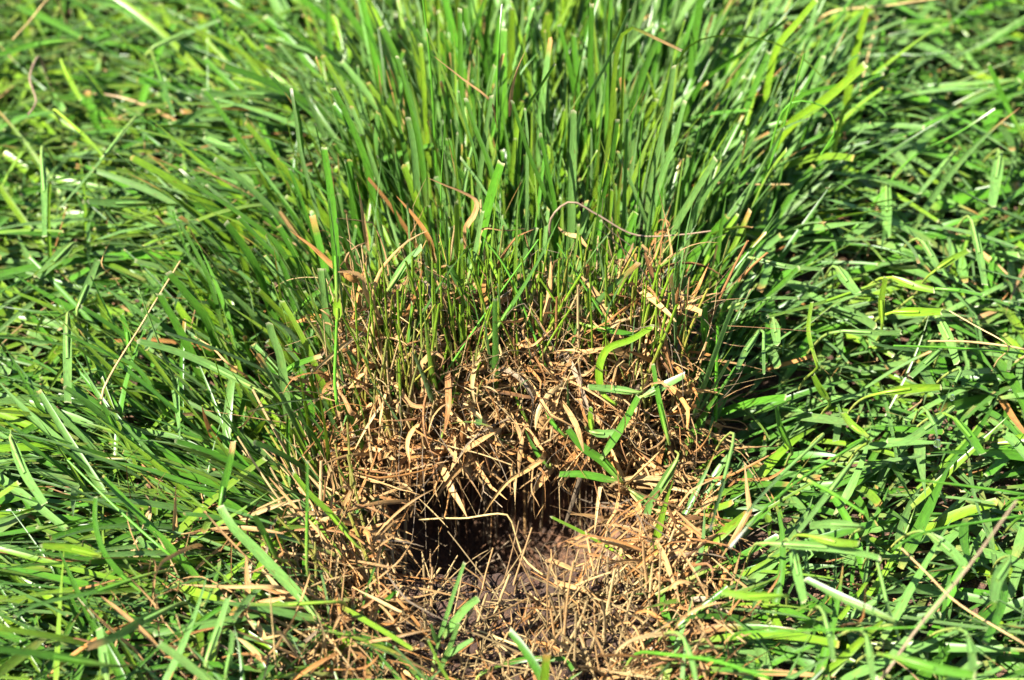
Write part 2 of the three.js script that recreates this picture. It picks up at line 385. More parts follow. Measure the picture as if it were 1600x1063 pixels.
for (let k = 0; k < 1300; k++) {                           // on the matted lip
  const x = rr(-72, 76), z = lipFront(x) - 26 * Math.pow(rnd(), 1.6);
  deadLeaf(thatch, V(x, lipTop(x, z) + rr(0, 12), z), V(gauss() * 1.4, rr(-0.5, 0.5), gauss()), rr(8, 30), rnd() < 0.2 ? rr(1.4, 2.4) : rr(0.4, 1.4), rr(0.6, 5), rr(0, 1.2));
}
for (let k = 0; k < 150; k++) {                           // fraying down from its edge
  const x = rr(-70, 74), z = lipFront(x) - rr(0, 5);
  deadLeaf(thatch, V(x, lipTop(x, z) - rr(0, 6), z), V(gauss(), -0.6 + gauss() * 0.4, gauss() * 0.6), rr(6, 20), rr(0.5, 1.8), rr(0.6, 4), 0.8);
}
for (let k = 0; k < 480; k++) {                           // brown leaves down the two sides of the scrape
  const s = rnd() < 0.55 ? -1 : 1, z = rr(24, 135), x = 4 + s * (rr(54, 80) - (z > 90 ? 4 : 0));
  deadLeaf(thatch, V(x, earth(x, z) + rr(2, 26), z), V(gauss() + s * -0.4, rr(-0.5, 0.8), gauss() + 0.4), rr(14, 46), rnd() < 0.25 ? rr(1.4, 2.6) : rr(0.5, 1.3), rr(0.2, 2.6), rr(0, 1));
}
for (let k = 0; k < 190; k++) {                           // dry leaves hanging down the hollow's right bank
  const z = rr(26, 96), x = rr(z < 70 ? 42 : 26, 68), y = Math.max(earth(x, z) + rr(1, 8), -52 - (74 - x) * 0.5 + rr(0, 26));
  deadLeaf(thatch, V(x, y, z), V(gauss() - 0.3, rr(-1.2, 0.8), gauss() + 0.3), rr(14, 42), rnd() < 0.25 ? rr(1.3, 2.5) : rr(0.4, 1.2), rr(0.2, 3.2), rr(0, 1.2));
}
for (let k = 0; k < 280; k++) {                           // dead leaves showing through the lower left of the lawn and along its right foot
  const left = rnd() < 0.7, x = left ? rr(-140, -58) : rr(50, 84), z = rr(60, 150);
  deadLeaf(thatch, V(x, earth(x, z) + rr(4, 30), z), V(gauss(), rr(-0.4, 0.7), gauss()), rr(14, 46), rnd() < 0.3 ? rr(1.3, 2.6) : rr(0.5, 1.2), rr(0.2, 2.6), rr(0, 0.8));
}
stuff(thatch.mesh('thatch', dry), 'tangle of curled brown dead leaves on the open side of the tuft', 'thatch');
for (let k = 0; k < 1640; k++) {                          // straw lying on the bare soil and under the lawn
  const on = k < 640;
  const x = on ? 2 + gauss() * 62 : rr(-300, 300), z = on ? rr(84, 180) : rr(-300, 200);
  const y = earth(x, z) + (on ? rr(0.5, 7) : rr(2, 16));
  const a = rr(0, 6.28), d = V(Math.cos(a), gauss() * 0.35, Math.sin(a));
  if (rnd() < 0.34) deadLeaf(litter, V(x, y, z), d, rr(6, 30), rr(0.4, 1.5), rr(0.1, 2.6), rr(0, 0.6));
  else {
    const c = tint(rnd() < 0.65 ? COL.s : rnd() < 0.5 ? COL.t : COL.o, rr(0.55, 1.15)), r0 = rr(0.1, 0.42);
    litter.stalk(curl(V(x, y, z), d, rr(8, 50), 7, rr(0, 1.4), 0.2), (t) => r0 * (1 - 0.3 * t), () => c, 5);
  }
}
for (let k = 0; k < 130; k++) {                           // old mown stubs standing in the scrape
  const x = rr(-50, 62), z = rr(82, 168);
  if (bare(x, z) < 0.3 && rnd() < 0.6) continue;
  const c = tint(rnd() < 0.75 ? COL.s : COL.t, rr(0.7, 1.15)), r0 = rr(0.2, 0.65);
  litter.stalk(grow(V(x, earth(x, z) - 2, z), rr(0, 6.28), rr(5, 60), gauss() * 20, rr(10, 30), 5), (t) => r0 * (1 - 0.2 * t), () => c, 6);
}
for (let k = 0; k < 130; k++) {                           // straw stalks slanting down the hollow's left bank
  const x = rr(-88, -56), z = rr(34, 110);
  const c = tint(rnd() < 0.45 ? COL.s : rnd() < 0.35 ? COL.t : YELLOW, rr(0.8, 1.15)), r0 = rr(0.3, 1.0);
  litter.stalk(grow(V(x + 14, floor(x + 14, z + 12) - 1, z + 12), Math.PI + 0.9 + gauss() * 0.7, rr(40, 78), gauss() * 16, rr(24, 60), 6), (t) => r0 * (1 - 0.3 * t), () => c, 6);
}
for (let k = 0; k < 80; k++) {                           // pale old stems standing on the right bank
  const x = rr(10, 62), z = rr(84, 140), c = tint(rnd() < 0.7 ? COL.s : COL.t, rr(0.75, 1.15)), r0 = rr(0.22, 0.7);
  litter.stalk(grow(V(x, earth(x, z) - 2, z), rr(0, 6.28), rr(3, 45), gauss() * 24, rr(16, 46), 6), (t) => r0 * (1 - 0.3 * t), () => c, 6);
}
stuff(litter.mesh('straw_litter', dry), 'loose straw and dead leaf scraps lying on the soil', 'litter');
for (let k = 0; k < 220; k++) {
  const x = 8 + gauss() * 46, z = rr(2, 66);
  const c = tint(rnd() < 0.6 ? [0.16, 0.085, 0.045] : COL.d, rr(0.6, 1.2)), r0 = rr(0.12, 0.4);
  roots.stalk(curl(V(x, earth(x, z) + rr(0, 24), z), V(gauss(), -0.3 + gauss() * 0.6, gauss()), rr(12, 48), 9, rr(0.5, 4), 0.6), (t) => r0 * (1 - 0.5 * t), () => c, 4);
}
stuff(roots.mesh('root_fibres', stalkDry), 'fine brown root fibres hanging in the dark hollow', 'roots');
{
  const g = new THREE.IcosahedronGeometry(1, 1), p = g.attributes.position;
  for (let k = 0; k < p.count; k++) { const n = 1 + 0.35 * noise(p.getX(k) * 1.7, p.getY(k) * 1.7, p.getZ(k) * 1.7); p.setXYZ(k, p.getX(k) * n, p.getY(k) * n * 0.8, p.getZ(k) * n); }
  g.computeVertexNormals();
  const m = new THREE.InstancedMesh(g, soil, 2600), o = new THREE.Object3D();
  for (let k = 0; k < 2600; k++) {
    const x = 2 + gauss() * 55, z = rr(44, 176), r = 0.5 + 3.4 * Math.pow(rnd(), 3.6);
    o.position.set(x * MM, (earth(x, z) + r * 0.2 + 2 * noise(x / 11, z / 11, 2)) * MM, z * MM);
    o.rotation.set(rr(0, 6), rr(0, 6), rr(0, 6)); o.scale.setScalar(r * MM); o.updateMatrix();
    m.setMatrixAt(k, o.matrix);
    const v = rr(0.7, 1.35); m.setColorAt(k, new THREE.Color(v, v * rr(0.9, 1), v * rr(0.82, 1)));
  }
  m.name = 'soil_crumbs'; m.castShadow = m.receiveShadow = true;
  scene.add(stuff(m, 'small crumbs of brown earth in the hollow and below it', 'soil'));
}

// ---------------------------------------------------------------- single shoots, stalks and dead leaves one can pick out
// kind, width, end (p pointed, r brown, w white), how many points lie below the leaf, path from root to tip, label
const SHOOTS = [
  ['g', 2.57, '', 0, [-21,-28,-102,-21,11,-103,-21,49,-104,-21,66,-106,-21,82,-108], 'straight cut-tip green blade rising at the top centre of the tuft'],
  ['n', 1.29, '', 0, [-32,-29,-99,-32,-15,-101,-32,-1,-103,-33,40,-107,-34,62,-109,-36,86,-112], 'very thin long green blade crossing the upper tuft left of centre'],
  ['g', 2.55, '', 0, [-35,-30,-83,-36,0,-84,-38,30,-86,-42,54,-88,-46,72,-90], 'dark green cut blade leaning left at the upper left of the tuft'],
  ['b', 3.02, '', 0, [-37,-34,-61,-38,6,-61,-39,45,-62,-40,54,-63,-41,61,-63], 'short blunt grey-green blade stub with a square cut end'],
  ['g', 3.04, '', 0, [-54,-35,-70,-56,-2,-71,-59,31,-72,-65,51,-74,-71,67,-75], 'broad green blade leaning left beside the upper left edge of the tuft'],
  ['g', 2.49, '', 0, [-3,-32,-56,-5,3,-57,-8,38,-58,-14,57,-60,-18,71,-62], 'green blade with square tip leaning left in the tuft centre'],
  ['b', 2.25, '', 0, [-17,-32,-55,-15,-4,-57,-14,24,-58,-11,51,-61,-8,72,-63], 'blue-green blade leaning right with a ragged tip in the tuft centre'],
  ['g', 4.21, '', 0, [-19,-40,-33,-17,-11,-34,-13,18,-36,-8,43,-38,-4,57,-40], 'broadest pale green blade in the middle of the tuft, frayed cut tip'],
  ['b', 2.29, '', 0, [23,-26,-91,24,-5,-92,26,15,-93,29,42,-96,38,62,-98,47,87,-101], 'long blue-grey blade curving up right to a pointed tip above the tuft'],
  ['b', 3.24, '', 0, [24,-34,-51,24,-2,-52,24,30,-53,24,52,-56,24,69,-57], 'broad pale blade with a notched stepped tip right of the tuft centre'],
  ['g', 2.56, '', 0, [35,-27,-96,34,0,-98,34,27,-100,32,59,-103,32,86,-106], 'tall straight green blade with square top behind the notched pale blade'],
  ['g', 2.58, '', 0, [40,-27,-104,40,-2,-105,40,24,-107,40,57,-110,40,86,-113], 'tall green blade running out of the top edge of the photograph'],
  ['y', 1.53, '', 0, [45,-28,-89,45,7,-90,45,41,-92,45,68,-94,46,83,-96], 'thin yellow-green stalk that bears a drooping leaf near the top edge'],
  ['y', 2.05, 'r', 0, [35,-28,-93,40,27,-93,46,83,-93,57,79,-92,68,73,-92], 'drooping green leaf with reddish brown tip near the top edge'],
  ['g', 2.74, '', 0, [31,-35,-47,33,-6,-49,35,24,-50,39,48,-52,41,67,-54], 'light green cut blade leaning right in the right half of the tuft'],
  ['b', 2.53, '', 0, [53,-31,-71,55,-5,-72,57,21,-74,62,52,-77,64,75,-79], 'tall pale blade leaning right at the right side of the tuft'],
  ['b', 2.52, '', 0, [52,-34,-60,55,-6,-61,58,21,-62,64,46,-65,68,66,-67], 'pale pointed blade leaning right at the tuft\'s right edge'],
  ['n', 1.0, 'p', 0, [50,-34,-56,50,-1,-57,51,32,-58,51,52,-60,52,70,-62], 'needle-thin green blade right of the tuft centre'],
  ['g', 1.74, '', 0, [24,-33,-50,20,-5,-51,15,24,-53,6,51,-56,0,73,-58], 'narrow green blade leaning left just right of the tuft centre'],
  ['g', 1.98, '', 0, [20,-36,-43,18,-3,-44,17,30,-45,14,48,-46,11,64,-48], 'narrow dark blade with pale tip below the tuft centre'],
  ['b', 1.49, '', 0, [6,-32,-55,6,6,-55,6,44,-56,6,57,-57,5,69,-59], 'pale blue-green stalk with a white cut end in the tuft'],
  ['n', 1.02, 'w', 0, [-7,-26,-99,-6,15,-100,-6,56,-101,-5,73,-103,-4,87,-104], 'thin dark stalk with a white tip at the top edge'],
  ['g', 1.75, '', 0, [-1,-28,-69,2,15,-69,5,58,-70,11,70,-71,17,81,-72], 'short dark blade leaning right behind the tuft centre'],
  ['n', 1.25, 'p', 0, [-29,-35,-52,-29,2,-52,-28,40,-53,-27,53,-54,-26,67,-56], 'thin blue-green blade left of the tuft centre'],
  ['y', 1.0, '', 0, [-19,-35,-47,-19,-14,-48,-20,7,-50,-22,41,-54,-24,65,-56], 'very thin yellow-green stalk curving down through the tuft centre'],
  ['g', 1.5, '', 0, [-9,-32,-59,-11,5,-60,-14,41,-61,-18,58,-63,-21,74,-64], 'narrow light blade leaning left behind the broad pale blade'],
  ['y', 1.53, '', 0, [-3,-27,-84,-8,-1,-86,-15,24,-88,-26,58,-91,-34,82,-94], 'narrow yellow-green blade slanting across the back of the tuft'],
  ['y', 1.49, 'p', 0, [43,-36,-48,42,2,-49,40,41,-49,36,54,-51,33,64,-52], 'small bent yellow-green blade in the right half of the tuft'],
  ['g', 2.0, '', 0, [45,-35,-51,45,-5,-51,45,25,-53,45,46,-55,45,65,-57], 'upright blue-green blade beside the tuft\'s right edge'],
  ['t', 2.25, '', 0, [-19,8,-44,-18,24,-41,-15,29,-42,-14,35,-43,-20,40,-43,-26,43,-43,-33,46,-44], 'folded tan dead leaf bent like an elbow in the tuft'],
  ['t', 1.74, '', 0, [-57,12,-37,-58,28,-34,-59,40,-35,-60,50,-36], 'tan dead leaf standing upright at the left of the tuft'],
  ['o', 2.0, '', 0, [-31,8,-37,-33,24,-34,-39,35,-35,-45,43,-36], 'orange-brown dead leaf slanting down through the left tuft'],
  ['t', 2.02, '', 0, [-1,47,-83,0,63,-80,2,71,-81,5,79,-82], 'tan dead leaf tip standing at the back of the tuft'],
  ['t', 1.01, '', 0, [-6,42,-82,-9,58,-79,-20,68,-80,-31,78,-81], 'thin tan straw slanting across the back of the tuft'],
  ['d', 1.01, '', 0, [15,15,-42,16,31,-39,23,38,-39,33,32,-39,49,22,-38,66,22,-38,79,24,-38], 'long grey-brown withered stalk kinked over the right of the tuft'],
  ['t', 1.23, '', 0, [-13,23,-24,-11,39,-21,-2,38,-21,5,39,-21], 'thin tan dead leaf lying level across the tuft centre'],
  ['y', 4.31, '', 0, [101,-41,-122,108,-16,-123,117,9,-124,134,26,-125,149,42,-127], 'broad yellow-green blade pointing up right beyond the tuft'],
  ['y', 2.18, '', 0, [136,-45,-130,140,-13,-130,145,20,-131,153,27,-132,162,34,-132], 'shorter bright blade below the broad yellow-green one, at the dark gap'],
  ['g', 2.17, '', 0, [103,-41,-127,112,-9,-127,122,24,-128,141,31,-128,158,36,-129], 'dark green blade pointing right towards the dark gap'],
  ['y', 3.26, '', 0, [107,-40,-149,111,-2,-150,115,35,-151,122,46,-152,130,58,-153], 'bright broad blade leaning right at the top edge'],
  ['g', 2.71, '', 0, [65,-34,-140,73,-6,-141,82,22,-142,100,38,-143,117,53,-145], 'dark green blade leaning far right at the tuft\'s upper right'],
  ['n', 1.03, '', 0, [94,-39,-86,96,-31,-87,99,-24,-88,106,8,-91,112,35,-93,118,68,-97], 'long thin dark stalk crossing the lawn right of the tuft'],
  ['y', 1.36, '', 0, [51,-33,-130,62,9,-131,76,50,-131,101,53,-131,119,46,-130,127,39,-130,135,30,-129], 'bright green stalk arching over and down at the upper right'],
  ['n', 1.08, '', 0, [101,-41,-102,107,-1,-102,115,40,-102,128,39,-102,133,34,-102,135,27,-101,130,15,-100], 'thin olive stalk curling round like a hook on the right'],
  ['y', 3.34, '', 0, [149,-45,-165,150,-16,-165,151,14,-166,153,29,-168,155,44,-169], 'upright bright blade in front of the dark gap at the upper right'],
  ['g', 2.43, '', 2, [212,-51,-267,213,-29,-255,210,-11,-240,195,-11,-239,180,-11,-239], 'small pointed green blade lying level at the top right'],
  ['n', 1.11, 'w', 2, [139,-46,-108,142,-31,-101,147,-19,-93,160,-12,-109,174,-4,-123,195,4,-131,210,11,-138], 'long thin stalk with a white tip slanting across the upper right lawn'],
  ['g', 2.55, '', 2, [234,-52,-176,234,-34,-166,231,-19,-155,220,-1,-160,211,16,-165], 'pointed green blade at the right edge, upper part'],
  ['b', 4.89, '', 2, [211,-52,-165,213,-27,-151,214,-7,-132,209,-7,-112,204,-7,-93], 'broad pale blade hanging straight down near the right edge'],
  ['b', 5.37, '', 2, [157,-47,-145,160,-27,-134,162,-11,-118,160,-11,-94,158,-11,-76], 'broadest pale blade lying flat in the upper right lawn'],
  ['g', 2.28, 'p', 0, [58,-33,-67,60,-1,-68,62,32,-69,67,49,-71,69,63,-72], 'pointed green blade at the right shoulder of the tuft'],
  ['g', 2.04, 'p', 0, [62,-34,-66,65,-11,-67,68,13,-69,74,39,-71,77,59,-73], 'slender pointed blade leaning right beside the tuft\'s right edge'],
  ['b', 3.07, '', 0, [68,-38,-63,72,-9,-64,77,19,-64,86,34,-66,92,46,-67], 'broad pale blade fanning right from the tuft\'s right edge'],
  ['b', 3.05, '', 0, [56,-38,-52,60,-16,-53,64,6,-55,73,27,-57,81,45,-58], 'pale blade with a notched end fanning right, nearest the brown stems'],
  ['s', 0.82, '', 2, [82,-35,-126,84,-18,-116,88,-4,-105,104,-4,-104,120,-4,-104], 'thin brown straw lying level right of the tuft'],
  ['b', 3.83, '', 2, [204,-50,-167,201,-28,-154,196,-9,-136,183,-9,-116,173,-9,-101], 'rounded grey-green blade slanting in the upper right lawn'],
  ['g', 3.36, '', 2, [81,-34,-155,80,-28,-152,82,-24,-147,97,-11,-144,110,1,-139], 'dark broad blade reaching right out of the tuft\'s upper right'],
  ['g', 3.53, '', 0, [-96,-47,-33,-98,-20,-34,-102,7,-34,-107,18,-36,-113,29,-37], 'thick rolled blade with blunt cut end at the left of the tuft'],
  ['g', 3.49, '', 0, [-114,-52,-12,-117,-27,-13,-121,-2,-14,-128,11,-15,-134,21,-16], 'thick rolled green blade with blunt end, upper of two at far left of tuft'],
  ['g', 3.47, '', 0, [-120,-53,-2,-123,-34,-3,-126,-15,-4,-132,4,-6,-137,18,-7], 'thick rolled green blade with blunt end, lower of two at far left of tuft'],
  ['g', 2.22, '', 0, [-133,-54,8,-139,-31,8,-147,-8,7,-160,0,6,-173,9,6], 'dark blade with frayed end reaching farthest left from the tuft'],
  ['g', 2.27, '', 2, [-146,-53,-28,-148,-29,-16,-151,-9,-3,-152,-3,-8,-154,3,-12], 'short dark upright blade end at the left'],
  ['b', 2.97, '', 2, [-93,-54,-9,-92,-35,1,-94,-19,13,-118,-8,6,-132,-1,5,-145,5,6], 'long pale blade lying across the tuft\'s left flank'],
  ['g', 2.26, '', 2, [-91,-49,-50,-90,-24,-37,-87,-4,-20,-80,6,-18,-74,13,-16], 'short green blade pointing up right, left of the brown stems'],
  ['g', 2.2, 'r', 2, [-100,-54,-17,-97,-29,-4,-92,-9,13,-85,-2,13,-79,3,15,-73,9,19], 'curved green blade with a dry tan tip, left of the brown stems'],
  ['b', 3.65, '', 0, [-71,-53,2,-71,-21,1,-72,11,1,-72,23,0,-73,35,-2], 'broad pale upright blade at the left edge of the brown stems'],
  ['b', 3.63, '', 0, [-88,-54,18,-88,-23,18,-89,8,17,-91,16,16,-92,23,16], 'short broad cut blade on the tuft\'s left flank'],
  ['g', 3.05, '', 1, [-66,17,-7,-66,31,12,-66,48,6,-67,69,-2,-69,88,-8], 'tall dark green blade rising from the joint at the left of the brown stems'],
  ['n', 1.69, '', 1, [-66,-26,7,-67,-12,26,-68,-2,23,-67,15,16,-66,31,11], 'upright green stalk below the joint at the left of the brown stems'],
  ['y', 3.38, '', 1, [-66,10,-4,-66,24,15,-66,28,13,-66,32,12], 'swollen yellow-orange joint on the stalk left of the brown stems'],
  ['g', 2.02, '', 0, [-117,-49,-33,-119,-23,-34,-122,3,-34,-127,18,-36,-132,31,-37], 'narrow dark blade slanting at the tuft\'s upper left flank'],
  ['g', 2.24, '', 0, [-83,-48,-27,-87,-17,-27,-91,15,-28,-99,27,-29,-107,38,-30], 'long bright blade slanting at the tuft\'s left flank'],
  ['b', 3.69, '', 2, [-183,-53,-59,-181,-29,-45,-179,-9,-26,-175,-9,1,-171,-9,26], 'broad pale blade hanging straight down at the far left'],
  ['b', 3.17, '', 2, [-181,-53,-52,-178,-28,-39,-175,-7,-26,-173,-7,-41,-171,-7,-58], 'pale blade above the broad hanging one at the far left'],
  ['b', 4.75, '', 2, [-186,-51,-104,-185,-30,-92,-185,-13,-75,-191,-13,-63,-196,-13,-53], 'broad grey-green blade slanting in the far left lawn'],
  ['s', 1.04, '', 2, [-152,-54,1,-154,-24,17,-156,1,34,-145,1,-11,-135,1,-47], 'long tan straw slanting across the left lawn'],
  ['t', 1.59, '', 2, [-164,-51,-77,-166,-22,-62,-167,1,-46,-166,1,-56,-164,1,-66], 'short white straw in the left lawn'],
  ['g', 2.18, '', 2, [-143,-54,14,-146,-35,24,-151,-19,35,-154,-8,34,-157,1,34], 'dark green blade with pale edge at the left'],
  ['o', 2.39, '', 1, [-59,23,-12,-60,37,7,-68,43,5,-75,50,3,-83,56,1], 'orange and yellow dying leaf at the left shoulder of the brown stems'],
  ['t', 1.25, '', 2, [-103,-54,-18,-105,-23,-2,-110,3,16,-116,3,8,-124,3,1], 'thin tan dead leaf among the left green blades'],
  ['t', 1.91, '', 2, [-111,-54,4,-108,-32,17,-103,-14,33,-97,-2,37,-92,9,41], 'twisted tan dead leaf end left of the brown stems'],
  ['o', 2.89, '', 2, [-117,-54,6,-117,-35,17,-116,-19,33,-117,-8,36,-117,1,39], 'brown dead blade stub in the green left flank'],
  ['t', 1.68, '', 1, [-56,-22,2,-56,-8,21,-56,4,17,-53,17,12,-52,33,6,-49,40,4,-44,46,2,-38,51,0,-32,54,-1], 'long tan leaf arching over at the top left of the brown stems'],
  ['b', 2.88, '', 1, [-48,17,-13,-47,31,6,-40,42,3,-34,48,1], 'pale green leaf pointing up right over the brown stems'],
  ['y', 1.44, '', 1, [-28,-43,8,-28,-29,27,-24,-15,22,-21,-3,18,-19,19,10,-19,34,5,-19,50,-1], 'tall yellow-green stalk standing before the middle of the brown stems'],
  ['b', 1.91, '', 1, [-18,20,-14,-17,34,5,-14,45,1,-11,61,-4], 'blue-green blade fading to orange, joined to the middle stalk'],
  ['g', 1.91, 'p', 1, [-17,-8,-2,-14,6,17,0,27,10,10,44,4,19,62,-3], 'long green blade slanting down left across the brown stems'],
  ['n', 0.96, '', 1, [-34,-21,0,-30,-7,19,-10,22,9,10,50,-1], 'thin dark green stalk slanting down left across the brown stems'],
  ['n', 0.96, '', 1, [40,2,-8,38,16,11,27,33,5,17,49,0], 'thin bright green stalk slanting down right over the brown stems'],
  ['n', 1.2, '', 1, [15,-13,-3,13,1,16,7,17,10,1,32,5,-4,41,1,-11,50,-2], 'thin green stalk slanting down through the centre of the brown stems'],
  ['y', 1.44, '', 1, [-3,18,-14,-4,32,5,-8,41,1,-10,49,-1], 'yellow stalk in the top centre of the brown stems'],
  ['s', 0.97, '', 1, [-37,-37,8,-39,-23,27,-46,-4,21,-54,15,14,-64,35,7], 'pale straw stalk slanting down right over the left brown stems'],
  ['o', 2.41, '', 1, [-41,8,-9,-40,22,10,-36,31,7,-34,39,4], 'brown leaf blade fading to green, upper left of the brown stems'],
  ['t', 1.95, '', 1, [-43,-7,-1,-42,7,18,-36,9,17,-32,10,17,-29,15,15,-26,16,15], 'curled tan leaf with a lit crest in the left brown stems'],
  ['t', 1.46, '', 1, [-40,-13,2,-39,1,21,-35,2,20,-34,7,18,-38,11,17,-35,18,15], 'tan leaf curled like a hook in the left brown stems'],
  ['t', 1.46, '', 1, [2,-2,-3,3,12,16,7,11,16,11,14,15,15,18,14], 'tan leaf curved like a smile in the right brown stems'],
  ['t', 1.21, '', 1, [9,-4,-4,8,10,15,4,16,13,6,22,12,8,28,9], 'pale twisted leaf in the right brown stems'],
  ['g', 2.18, '', 1, [26,8,-3,28,22,16,38,20,17,47,18,17], 'green blade pointing right from the upper right of the brown stems'],
  ['t', 2.21, '', 1, [-45,-16,5,-44,-2,24,-39,-9,27,-34,-10,27,-28,-8,26,-22,-6,26,-16,-5,25], 'wavy tan leaf at the foot of the left brown stems'],
  ['s', 1.47, '', 1, [16,-26,4,14,-12,23,5,-5,21,-3,5,17,-5,11,15], 'bent pale stalk in the middle of the brown stems'],
  ['s', 0.99, '', 1, [-20,-38,11,-18,-24,30,-7,-21,29,-2,-19,28,3,-15,26], 'pale straw curving left above the dark hollow'],
  ['t', 2.21, '', 1, [-61,-28,8,-62,-14,27,-65,-7,25,-69,-3,23], 'short tan leaf hanging at the left end of the brown stems'],
  ['y', 1.23, '', 1, [7,-33,7,6,-19,26,2,-11,23,-1,-3,20], 'short green stalk in the shade above the dark hollow'],
  ['g', 2.2, 'p', 1, [15,-43,22,14,-29,41,9,-22,39,5,-14,36], 'small pointed blade leaning left above the right side of the hollow'],
  ['g', 3.66, '', 1, [43,-46,27,42,-32,46,35,-24,43,27,-18,41,21,-11,38], 'bright thick blade with a cut end pointing up left, right of the hollow'],
  ['+', 3.15, '', 0, [34,-23,43,42,-10,38,48,2,34], ''],
  ['+', 2.96, '', 0, [41,-33,45,27,-30,44,18,-30,44], ''],
  ['b', 2.91, '', 1, [50,-12,13,48,2,32,38,3,31,29,4,31], 'pale blade pointing left at the right end of the brown stems'],
  ['y', 2.88, '', 1, [40,-18,13,39,-4,32,35,-1,30,33,9,27,36,17,24,45,21,23,53,26,21], 'bright blade arching over like a hook at the right of the brown stems'],
  ['b', 3.38, '', 1, [49,-12,15,50,2,34,58,6,32,65,10,31], 'broad grey-green blade with toothed end pointing up right'],
  ['g', 2.4, '', 1, [61,-30,22,60,-16,41,56,0,36,53,15,30], 'dark upright blade right of the brown stems'],
  ['y', 2.19, '', 1, [31,-29,18,31,-15,37,30,-9,35,30,-4,34], 'small bright blade stub right of the dark hollow'],
  ['g', 1.7, '', 1, [21,-30,18,20,-16,37,15,-10,35,12,-3,32], 'thin green blade pointing up left, right of the dark hollow'],
  ['b', 3.18, '', 1, [29,-27,19,30,-13,38,35,-14,38,41,-13,38], 'short broad leaf with a tan torn end right of the dark hollow'],
  ['b', 3.7, '', 1, [64,-34,27,63,-20,46,57,-31,50,54,-36,51,52,-42,54], 'pale blade bent down over another, lower right of the hollow'],
  ['b', 3.71, '', 1, [45,-48,30,46,-34,49,54,-40,51,62,-47,53], 'broad pale blade with square end pointing down right, lower right of the hollow'],
  ['t', 2.93, '', 1, [42,-49,28,42,-35,47,47,-30,45,55,-22,42,59,-17,40], 'torn orange-tan dead leaf pointing up right beside the bent pale blade'],
  ['s', 0.74, '', 1, [-29,-33,20,-26,-19,39,-12,-23,40,0,-27,42], 'thin brown straw lying across the top of the dark hollow'],
  ['s', 0.99, '', 1, [16,-82,44,14,-68,63,5,-61,60,2,-53,57,-2,-42,54,-9,-42,54,-18,-44,54,-27,-44,54,-36,-45,54], 'long bent straw spanning the dark hollow'],
  ['t', 2.47, '', 1, [13,-36,25,11,-22,44,5,-26,46,-1,-30,47,-7,-37,50,-11,-44,52], 'forked tan leaf drooping into the dark hollow'],
  ['y', 1.47, '', 1, [51,-72,46,48,-58,65,34,-49,62,25,-44,60,15,-39,58], 'thin green blade slanting down right out of the dark hollow'],
  ['t', 2.07, '', 0, [36,-54,103,33,-45,102,30,-36,100,19,-36,95,12,-94,41,2,-94,40,-5,-94,40,-9,-94,42], 'pale dry leaf bridging the soil below the hollow'],
  ['s', 1.17, '', 0, [10,-54,122,8,-49,121,7,-44,121,-5,-44,114,-9,-44,112,-14,-44,110], 'twisted straw on the soil at the bottom'],
  ['b', 1.6, '', 0, [-29,-54,130,-29,-52,129,-29,-50,128,-27,-39,122,-23,-27,116,-21,-21,113,-17,-10,108], 'young grass plant with five blades on the bare soil at the bottom'],
  ['+', 3.16, '', 0, [-25,-40,117,-20,-28,119,-16,-20,120,-12,-12,123], ''],
  ['+', 2.04, '', 0, [-28,-50,129,-23,-36,127,-19,-22,126], ''],
  ['+', 2.49, '', 0, [-25,-44,124,-19,-34,127,-14,-26,130], ''],
  ['+', 2.05, '', 0, [-26,-42,120,-28,-33,122,-29,-26,123], ''],
  ['g', 2.96, '', 0, [-31,-54,137,-32,-49,136,-33,-44,134,-40,-39,128,-46,-34,125,-53,-30,125,-60,-26,127], 'bright blade arching over the soil at the bottom edge, left of the young plant'],
  ['g', 2.05, '', 0, [-14,-54,131,-13,-50,131,-12,-46,130,3,-42,126,14,-39,128,19,-37,130,22,-36,136], 'green blade arching low along the bottom edge, right of the young plant'],
  ['g', 1.85, '', 0, [-57,-54,106,-56,-51,106,-55,-48,106,-47,-34,106,-42,-26,107], 'small green blade pointing up right on the soil\'s left edge'],
  ['b', 3.9, '', 2, [-64,-54,105,-65,-40,111,-69,-29,119,-77,-22,112,-85,-15,107,-93,-8,102,-100,-2,98,-105,3,92], 'big blue-green blade with a joint slanting over the straw at lower left'],
  ['g', 2.81, 'r', 2, [-104,-54,59,-105,-27,73,-106,-4,88,-105,0,80,-103,5,72,-102,9,65], 'green blade with a dry tan tip above the big blue-green one'],
  ['s', 1.18, '', 2, [-78,-54,48,-81,-35,58,-86,-19,69,-94,-6,65,-101,7,61], 'pale stalk slanting into the straw at lower left'],
  ['y', 2.34, '', 2, [-47,-54,68,-51,-40,76,-57,-29,83,-67,-15,79,-74,-7,77,-80,1,74], 'yellow stalk slanting down right at the hollow\'s left side'],
  ['t', 2.34, '', 2, [-60,-54,78,-58,-45,83,-59,-37,87,-71,-22,82,-80,-12,78,-89,-1,74], 'broad straw stalk slanting down right at the hollow\'s left side'],
  ['t', 2.13, '', 2, [-50,-54,82,-51,-46,86,-55,-39,90,-67,-27,81,-75,-16,72,-85,-5,63], 'straw stalk between the yellow and the broad straw ones'],
  ['g', 1.35, '', 2, [-72,-54,84,-73,-35,94,-74,-19,104,-73,5,97,-72,25,92], 'thin upright green stalk before the straw at lower left'],
  ['t', 2.06, '', 2, [-81,-54,89,-82,-34,100,-86,-17,113,-103,-17,113,-118,-17,112], 'tan dead leaf lying level at lower left with leaf shadows on it'],
  ['y', 1.56, '', 2, [-61,-54,98,-60,-28,112,-63,-7,129,-78,-7,130,-92,-7,130], 'green stalk lying level on the straw at lower left'],
  ['b', 3.49, 'r', 2, [-117,-54,95,-118,-34,106,-120,-17,122,-129,-13,132,-137,-9,143,-145,-5,151], 'broad pale blade with a tan end near the bottom left'],
